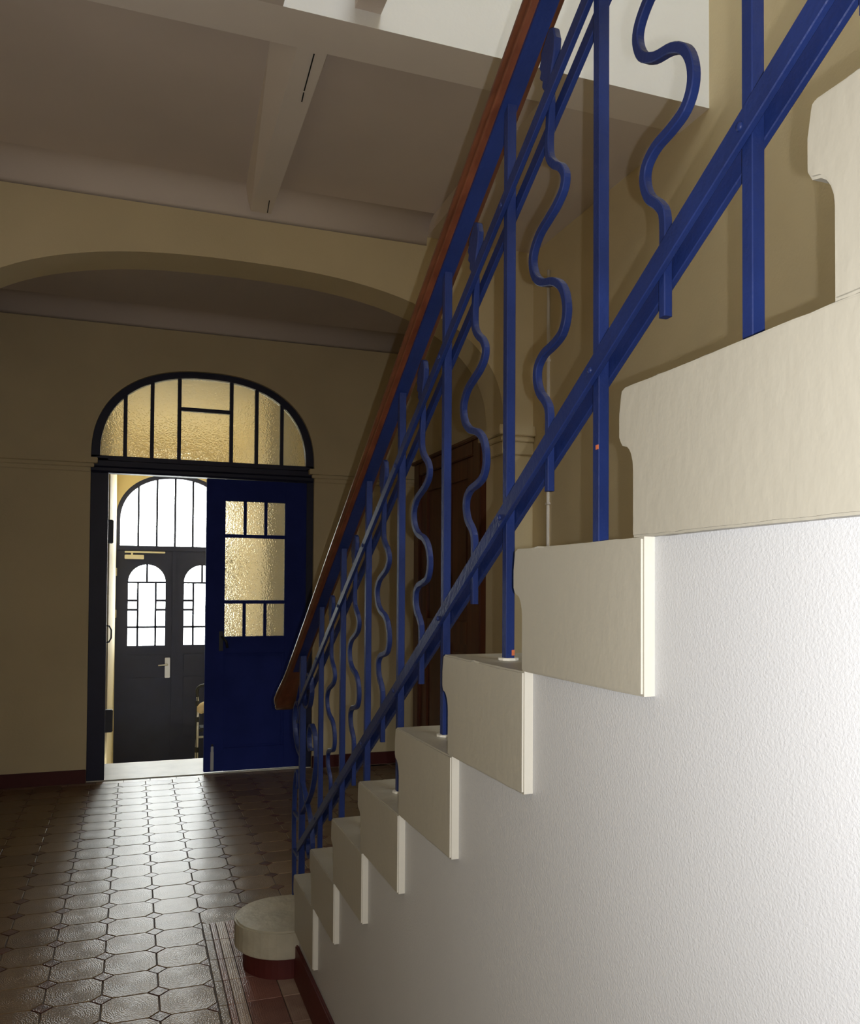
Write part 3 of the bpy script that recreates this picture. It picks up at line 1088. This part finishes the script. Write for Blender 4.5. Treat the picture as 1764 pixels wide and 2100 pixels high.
def outer_leaf(x0, x1, g0, g1, side):
    gz0, gs, gt = 0.692, 1.365, 1.555
    cx_, ra = (g0 + g1) / 2, (g1 - g0) / 2
    bm = bmesh.new()
    N = 20
    arc = [(cx_ + ra * math.cos(math.pi * i / N), gs + (gt - gs) * math.sin(math.pi * i / N)) for i in range(N + 1)]
    for i in range(N):
        p, q_ = arc[i], arc[i + 1]
        quad = [p, q_, (q_[0], LZ1), (p[0], LZ1)]
        v0 = [bm.verts.new((a, yo0, b)) for a, b in quad]
        v1 = [bm.verts.new((a, yo1, b)) for a, b in quad]
        bm.faces.new(v0)
        bm.faces.new(v1[::-1])
        bm.faces.new([v0[0], v1[0], v1[1], v0[1]])
    for (a, b, c0, c1) in ((x0, g0, gz0, LZ1), (g1, x1, gz0, LZ1), (x0, x1, LZ0, gz0)):
        bm_box(bm, a, b, yo0, yo1, c0, c1)
    leaf = finish(bm, 'door_leaf', 'outer_door_navy', d2)
    w = g1 - g0
    c1, c2 = g0 + w * 0.26, g0 + w * 0.74
    h = 0.011
    y0, y1 = yo0 + 0.006, yo1 - 0.006
    for zz in (gs, 0.888):
        box('muntin', g0, g1, y0, y1, zz - h, zz + h, 'outer_door_navy', leaf)
    for (a, b) in ((g0, c1 - h), (c2 + h, g1)):
        for zz in (1.172, 1.073):
            box('muntin', a, b, y0, y1, zz - h, zz + h, 'outer_door_navy', leaf)
    for cc in (c1, c2):
        box('muntin', cc - h, cc + h, y0, y1, gz0, gs - h, 'outer_door_navy', leaf)
    box('muntin', cx_ - h, cx_ + h, y0, y1, gs + h, gt, 'outer_door_navy', leaf)
    cells = []
    for (a, b) in ((g0, c1 - h), (c2 + h, g1)):
        for (zz0, zz1) in ((gz0, 0.888 - h), (0.888 + h, 1.073 - h), (1.073 + h, 1.172 - h), (1.172 + h, gs - h)):
            cells.append((a, b, zz0, zz1))
    cells += [(c1 + h, c2 - h, gz0, 0.888 - h), (c1 + h, c2 - h, 0.888 + h, gs - h)]
    for (a, b, zz0, zz1) in cells:
        box('glass_pane', a, b, yo0 + 0.02, yo0 + 0.025, zz0, zz1, 'window_glass', leaf)
    for sgn in (-1, 1):
        pts = [(cx_ + sgn * h, gs + h)] + [(cx_ + sgn * (h + (ra - h) * math.cos(math.pi / 2 * k / 8)), gs + h + (gt - gs - h) * math.sin(math.pi / 2 * k / 8)) for k in range(9)]
        prism('glass_pane', pts, 'y', yo0 + 0.02, yo0 + 0.025, 'window_glass', leaf)
    # two raised panels below the window
    for (zz0, zz1) in ((0.41, 0.60), (-0.29, 0.355)):
        box('lower_panel', g0, g1, yo0 - 0.012, yo0, zz0, zz1, 'outer_door_navy', leaf, 0.008)
    return leaf


ll = outer_leaf(OCX - OA, OCX - 0.002, -0.054, 0.323, -1)
rl = outer_leaf(OCX + 0.002, OCX + OA, 0.515, 0.892, 1)
box('meeting_bead', OCX - 0.022, OCX + 0.022, yo0 - 0.014, yo0, LZ0, LZ1, 'outer_door_navy', ll, 0.004)
# door furniture
box('handle_plate', 0.327, 0.380, yo0 - 0.012, yo0, 0.345, 0.560, 'grey_metal', ll, 0.004)
sweep('lever_handle', [(0.352, yo0 - 0.01, 0.487), (0.352, yo0 - 0.05, 0.487), (0.335, yo0 - 0.056, 0.486), (0.258, yo0 - 0.056, 0.482)], circ(0.008, 8), 'grey_metal', ll, True, updir=Vector((0, 0, 1)))
cl = box('door_closer', -0.093, 0.100, yo0 - 0.05, yo0, 1.61, 1.655, 'pale_plastic', ll, 0.004)
box('closer_arm', -0.093, 0.315, yo0 - 0.035, yo0 - 0.018, 1.676, 1.694, 'pale_plastic', ll, 0.003)
box('closer_arm', -0.03, -0.01, yo0 - 0.035, yo0 - 0.018, 1.653, 1.677, 'pale_plastic', ll)
for zz in (1.43, 0.99):
    box('hinge', OCX - OA + 0.004, OCX - OA + 0.022, yo0 - 0.016, yo0, zz, zz + 0.085, 'pale_plastic', ll, 0.003)

portal('porch_portal', OCX - FA, OCX + FA, FZ0, OS + FB, YO + 0.12, -1)
portal('porch_portal', -0.06, 0.90, 0.69, 1.56, YO + 0.12, -1)

# ------------------------------------------------------------------ brown door in the right wall beyond the arch
d3 = sroot('door_3', 'reddish-brown panelled wooden door in the right wall beyond the arch')
dx0, dx1 = XR - 0.03, XR
for (y0, y1, z0, z1) in ((4.70, 4.82, 0, 2.24), (5.86, 5.98, 0, 2.24), (4.82, 5.86, 2.15, 2.24)):
    box('casing', dx0 - 0.02, dx1, y0, y1, z0, z1, 'door_wood', d3, 0.006)
box('casing_cap', dx0 - 0.035, dx1, 4.67, 6.01, 2.24, 2.265, 'door_wood', d3, 0.006)
dl3 = box('door_leaf', XR - 0.012, XR, 4.82, 5.86, 0.01, 2.15, 'door_wood', d3)
for (y0, y1, z0, z1) in ((4.82, 4.95, 0.01, 2.15), (5.73, 5.86, 0.01, 2.15), (4.95, 5.73, 2.02, 2.15), (4.95, 5.73, 0.01, 0.2), (4.95, 5.73, 0.95, 1.1), (5.28, 5.40, 0.2, 0.95), (5.28, 5.40, 1.1, 2.02)):
    box('stile', XR - 0.03, XR - 0.012, y0, y1, z0, z1, 'door_wood', dl3, 0.004)
for (y0, y1) in ((4.99, 5.24), (5.44, 5.69)):
    for (z0, z1) in ((0.25, 0.9), (1.15, 1.97)):
        box('panel', XR - 0.02, XR - 0.012, y0, y1, z0, z1, 'door_wood', dl3, 0.006)

# ------------------------------------------------------------------ conduit on the right wall
cd = thing('conduit', 'thin white vertical conduit pipe fixed to the right wall above the stairs', 'pipe', (XR - 0.008, 3.89, 0.0))
sweep('pipe', [(XR - 0.009, 3.89, 0.09), (XR - 0.009, 3.89, 2.985)], circ(0.0085, 10), 'conduit_white', cd, True, updir=Vector((1, 0, 0)))
for zz in (1.0, 1.75, 2.5):
    box('pipe_clip', XR - 0.019, XR, 3.877, 3.903, zz, zz + 0.012, 'conduit_white', cd, 0.002)

# ------------------------------------------------------------------ rollator in the porch
RZ = ZP
ro = thing('rollator', 'grey wheeled walking frame standing in the porch behind the blue door leaf', 'walker', (0.72, 8.55, RZ))
RX0, RX1, RY = 0.612, 0.96, 8.6


def tube(name, pts, r, mat, parent, sub=5, n=8):
    P = catmull(pts, sub)
    return sweep(name, P, circ(r, n), mat, parent, True, updir=Vector((0.31, 0.77, 0.55)))


for x, s in ((RX0, 1), (RX1, -1)):
    t_ = tube('side_frame', [(x, RY, RZ + 0.09), (x + 0.004 * s, RY, RZ + 0.4), (x + 0.008 * s, RY, RZ + 0.72), (x, RY, RZ + 0.86)], 0.012, 'grey_metal', ro)
    tube('handle_grip', [(x, RY, RZ + 0.85), (x - 0.004 * s, RY - 0.01, RZ + 0.92), (x + 0.02 * s, RY - 0.02, RZ + 0.955), (x + 0.07 * s, RY - 0.03, RZ + 0.968)], 0.014, 'black_rubber', ro)
    tube('side_frame', [(x + 0.01 * s, RY, RZ + 0.66), (x + 0.012 * s, RY + 0.2, RZ + 0.4), (x + 0.012 * s, RY + 0.36, RZ + 0.1)], 0.011, 'grey_metal', ro)
    for zz in (RZ + 0.30, RZ + 0.60, RZ + 0.76):
        prism('clamp_collar', [(x + p[0], RY + p[1]) for p in circ(0.019, 10)], 'z', zz, zz + 0.05, 'black_rubber', ro)
    for yy in (RY, RY + 0.36):
        wheel = bmesh.new()
        bm_prism(wheel, [(yy + p[0], RZ + 0.09 + p[1]) for p in circ(0.09, 20)], 'x', x - 0.016, x + 0.016)
        w_ = finish(wheel, 'wheel', 'black_rubber', ro, 0.004, 1)
        hub = bmesh.new()
        bm_prism(hub, [(yy + p[0], RZ + 0.09 + p[1]) for p in circ(0.05, 14)], 'x', x - 0.02, x + 0.02)
        h_ = finish(hub, 'hub', 'grey_metal', w_)
        h_.location = (0, 0, 0)
    tube('brake_cable', [(x + 0.012 * s, RY - 0.02, RZ + 0.93), (x - 0.012 * s, RY - 0.03, RZ + 0.7), (x - 0.01 * s, RY - 0.03, RZ + 0.4), (x, RY - 0.02, RZ + 0.2)], 0.004, 'black_rubber', ro)
tube('cross_bar', [(RX0, RY, RZ + 0.45), (RX1, RY, RZ + 0.45)], 0.011, 'grey_metal', ro, 2)
box('seat', RX0 + 0.02, RX1 - 0.02, RY - 0.02, RY + 0.2, RZ + 0.5, RZ + 0.54, 'black_rubber', ro, 0.01)
tube('backrest', [(RX0 + 0.035, RY, RZ + 0.72), (RX0 + 0.06, RY - 0.06, RZ + 0.76), (RX0 + 0.17, RY - 0.09, RZ + 0.77), (RX1 - 0.06, RY - 0.06, RZ + 0.76), (RX1 - 0.035, RY, RZ + 0.72)], 0.045, 'cushion_tan', ro, 6, 12)
